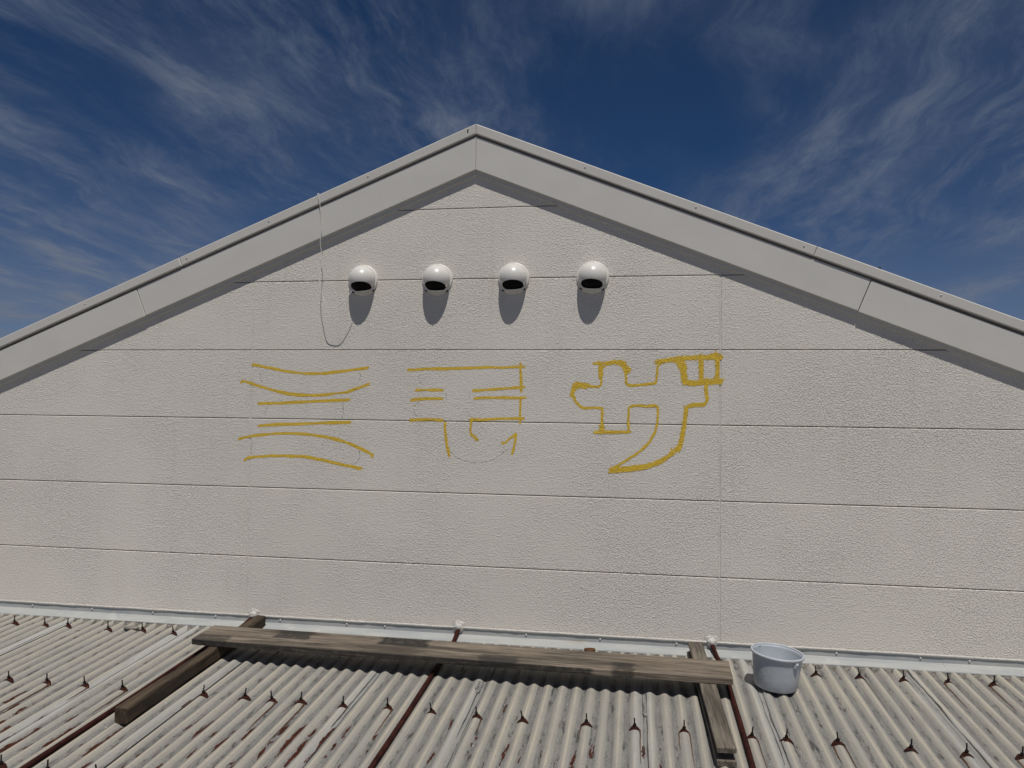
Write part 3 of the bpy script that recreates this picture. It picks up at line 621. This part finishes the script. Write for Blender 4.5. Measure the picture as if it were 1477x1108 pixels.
# dark lap ribbons: cracked sealant and dirt, with the gap's shadow line painted in
def lapline(xc, y0, y1, w, seed):
    V, F = [], []; n = int((y0-y1)/.02)
    for i in range(n+1):
        y = y0 + (y1-y0)*i/n; xx = xc + .006*mnoise.noise(Vector((y*3.1, seed*2.7, 0))) + .0025*mnoise.noise(Vector((y*13, seed, 4)))
        ww = w*max(.12, .75 + 1.1*mnoise.noise(Vector((y*4.3, seed*5.1, 9))))
        for q in (-1, 0, 1): V.append((xx+q*ww/2, y, surf(xx+q*ww/2, y) + (.0068 if q == 0 else .0052)))
    for i in range(n):
        for q in (0, 1): F.append([3*i+q, 3*i+q+1, 3*i+4+q, 3*i+3+q])
    under(mesh('sealant_and_gap_shade', V, F, M['lapline'], shed, smooth=True))
for i, xc in enumerate(SEAMS):
    if -2.5 < xc < 5.6:
        lapline(xc+.008, -.10, -2.2, .0062, i)
        if xc in (1.735, 2.588, 3.19, 1.125): lapline(xc-.012, -.45, -1.25, .004, i+30)
# sealant smears on the laps
for i, (x, y, rx, ry) in enumerate([(1.718, -.735, .010, .045), (1.706, -.690, .007, .05), (1.724, -.665, .006, .03), (2.588, -.80, .008, .09), (2.592, -.875, .014, .025), (2.580, -.845, .008, .03)]):
    under(blob('sealant_smear', (x, y, surf(x, y)+.003), (rx, ry, .004), M['smear'], shed, seed=i+2, rough=.7, freq=2.6, sub=4))

# ------------------------------------------------------------------ oxide-red bars coming out of the wall
RODS = [(-.004, .060, 'red-brown bar leaving the wall behind the thick left beam and running past its foot'), (1.433, 1.440, 'red-brown bar leaving the wall mid-plank and running down the middle of the roof'), (2.998, 2.985, 'red-brown bar beside the right timber, its wall end under sealant by the bucket')]
for i, (xr, xw, lab) in enumerate(RODS):
    e = empty('steel_bar', (xw, 0, -1.765)); tag(e, lab, 'steel bar', 'red-brown bars over the corrugated roof')
    tr = CR0 + (round((xr-CR0)/PITCH-.5)+.5)*PITCH
    P = [Vector((xw, .010, -1.752)), Vector((xw+(tr-xw)*.12, -.045, -1.768)), Vector((xw+(tr-xw)*.5, -.13, -1.803)), Vector((tr, -.30, crestz(-.30)+.003)), Vector((tr, -.6, crestz(-.6)+.001)), Vector((tr+.003, -1.2, crestz(-1.2)+.001)), Vector((tr-.002, -1.9, crestz(-1.9)+.001)), Vector((tr, -3.2, crestz(-3.2)+.001))]
    o = tube('bar', smooth_path(P, 10), .0128, M['rod'], e, seg=12, jitter=.05); o.matrix_parent_inverse = Matrix.Translation(-Vector(e.location))
    o = blob('sealant_collar', (xw, -.010, -1.7465), (.031, .026, .028), M['silicone'], e, seed=i+20, rough=.20, freq=1.8, sub=4); o.matrix_parent_inverse = Matrix.Translation(-Vector(e.location))
    o = blob('sealant_collar', (xw+.002, -.008, -1.7445), (.046, .009, .038), M['silicone'], e, seed=i+31, rough=.22, freq=2.4, sub=4); o.matrix_parent_inverse = Matrix.Translation(-Vector(e.location))

# ------------------------------------------------------------------ timbers
def lumber(name, L, W, H, mat, parent=None, seed=0, ch=.006, wear=.004, nl=40):
    """sawn timber along local X, base at z=0, worn arrises"""
    sec = []
    for (cx, cz, a0) in ((W/2-ch, H-ch, 0), (-W/2+ch, H-ch, 90), (-W/2+ch, ch, 180), (W/2-ch, ch, 270)):
        for q in (0, 45, 90):
            a = math.radians(a0+q); sec.append((cx+ch*math.cos(a), cz+ch*math.sin(a)))
    full = []
    for i in range(len(sec)):       # extra points along each face
        a, b = sec[i], sec[(i+1) % len(sec)]; d = math.hypot(a[0]-b[0], a[1]-b[1]); n = max(1, int(d/.03))
        for k in range(n): full.append((a[0]+(b[0]-a[0])*k/n, a[1]+(b[1]-a[1])*k/n))
    V, F = [], []; m_ = len(full)
    for i in range(nl+1):
        x = -L/2 + L*i/nl; endk = .994 if i in (0, nl) else 1
        for (y, z) in full:
            nz = mnoise.noise(Vector((x*5, y*20+seed*5, z*20)))*wear + mnoise.noise(Vector((x*22, y*40, z*40+seed)))*wear*.4
            d = Vector((0, y, z-H/2)); d = d.normalized() if d.length else d
            xe = x + (mnoise.noise(Vector((y*40, z*60, seed+i)))*.004 if i in (0, nl) else 0)
            V.append((xe, (y + d.y*nz)*endk, H/2 + ((z-H/2) + d.z*nz)*endk))
    for i in range(nl):
        for k in range(m_): F.append([i*m_+k, i*m_+(k+1) % m_, (i+1)*m_+(k+1) % m_, (i+1)*m_+k])
    F += [list(range(m_))[::-1], [nl*m_+k for k in range(m_)]]
    o = mesh(name, V, F, mat, parent); 
    return o
def place(o, a, b, h0, h1):
    """lay a timber from plan point a to b with its base h0/h1 above the crests"""
    A = Vector((a[0], a[1], crestz(a[1])+h0)); B = Vector((b[0], b[1], crestz(b[1])+h1))
    ex = (B-A).normalized(); up = Vector((0, -SR, 1)).normalized(); ey = up.cross(ex).normalized(); ez = ex.cross(ey)
    Mx = Matrix((ex, ey, ez)).transposed().to_4x4(); Mx.translation = (A+B)/2; o.matrix_world = Mx; return (B-A).length
w1 = m_wood('weathered_beam_wood', (.115, .086, .058), (.055, .039, .026), .60)
w2 = m_wood('weathered_plank_wood', (.29, .245, .195), (.13, .105, .080), .62,
            spots=((-1.08, -.86, -.01, .12, .85), (-.44, -.14, .005, .12, .95), (.18, .40, -.13, -.03, .7), (.91, 1.02, -.13, -.01, .75), (-1.55, -1.30, -.13, -.03, .7), (-1.6, .80, -.2, -.118, .85)))
w3 = m_wood('weathered_short_wood', (.25, .22, .178), (.115, .098, .078), .45)
o = lumber('timber_beam', 1.36, .068, .079, w1, seed=1, ch=.013, wear=.009); place(o, (.124, -1.405), (.132, -.055), .001, .001)
tag(o, 'thick dark brown square timber beam under the left end of the plank', 'beam')
o = lumber('wooden_plank', 3.035, .245, .034, w2, seed=2, ch=.004, wear=.003, nl=90); place(o, (-.002, -.495), (3.030, -.556), .081, .081)
tag(o, 'long weathered scaffold plank with black patches lying across two timbers', 'plank')
e = empty('box_timber', (2.925, -1.34, crestz(-1.34))); tag(e, 'short grey hollow-ended timber under the right end of the plank', 'timber')
def child(o, e):
    mw = o.matrix_world.copy(); o.parent = e; o.matrix_parent_inverse = Matrix.Translation(-Vector(e.location)); o.matrix_basis = mw
for nm, W, H, h, back in (('bottom_board', .082, .024, .001, 0), ('middle_board', .060, .0325, .0255, .075), ('top_board', .082, .022, .0585, 0)):
    o = lumber(nm, 1.26-back, W, H, w3, seed=ord(nm[0]), ch=.003, wear=.002); place(o, (2.925 - back*.03, -1.335+back), (2.884, -.075), h, h); child(o, e)

# ------------------------------------------------------------------ bucket
bk = empty('plastic_bucket', (3.272, -.452, crestz(-.452)+.002)); tag(bk, 'pale blue-grey plastic bucket standing on the corrugated roof by the wall', 'bucket')
bk.rotation_euler = (math.radians(1.5), math.radians(3.4), math.radians(12))
HB = .190
pb = [(.0, 0.006), (.085, .006), (.098, .001), (.105, .004), (.109, .012), (.1165, .07), (.1225, .125), (.127, .168)]
pb += [(.1285, .172), (.1285, HB-.012), (.1255, HB-.012), (.1245, .168), (.1195, .125), (.1135, .07), (.106, .014), (.095, .010), (.0, .010)]
b = lathe('body', pb, M['bucket'], bk, seg=96, sx=1.0, sy=1.05)
rim = []; 
for k in range(13):
    a = math.radians(-90 + 360*k/12); rim.append((.1315 + .0052*math.cos(a), HB-.010 + .0075*math.sin(a)))
lathe('rim', rim, M['bucket'], bk, seg=96, sx=1.0, sy=1.05)
def lug(ang, nm):
    bm = bmesh.new(); bmesh.ops.create_cube(bm, size=1)
    for v in bm.verts: v.co = Vector((v.co.x*.012, v.co.y*.030, v.co.z*.040))
    bmesh.ops.bevel(bm, geom=list(bm.edges), offset=.004, segments=2, affect='EDGES')
    o = frombm(nm, bm, M['bucket'], bk, smooth=False); a = math.radians(ang)
    o.location = (.1285*math.cos(a), .135*math.sin(a), HB-.030); o.rotation_euler.z = a
    p = lathe('handle_pin', [(.0004, .007), (.006, .0065), (.0075, 0)], M['bucket'], o, seg=12); p.matrix_basis = Matrix.Translation((.0055, 0, 0)) @ Matrix.Rotation(math.radians(90), 4, 'Y')
lug(-66, 'handle_lug'); lug(114, 'handle_lug')

# ------------------------------------------------------------------ small debris
def shard(nm, c, sx, sy, rot, mat, lab, th=.004, tilt=(0, 0)):
    random.seed(int(c[0]*100)); n = 8; V = []
    for t in (0, th):
        for k in range(n):
            a = 2*math.pi*k/n; r = 1 + .25*mnoise.noise(Vector((k*1.7, c[0]*9, 0))); V.append((sx*r*math.cos(a), sy*r*math.sin(a), t))
    F = [list(range(n))[::-1], [n+k for k in range(n)]] + [[k, (k+1) % n, n+(k+1) % n, n+k] for k in range(n)]
    o = mesh(nm, V, F, mat); o.location = c; o.rotation_euler = (tilt[0], tilt[1], rot); tag(o, lab, 'debris')
shard('loose_flake', (-.680, -.205, crestz(-.205)+.001), .052, .028, .15, M['shard'], 'loose grey flake lying on the roof crests near the left wall flashing', .006, (SR, .02))
shard('rusty_scrap', (2.268, -.105, -1.8075), .036, .016, .1, M['rustline'], 'small rust-brown scrap behind the plank at the flashing edge', .006, (.3, 0))
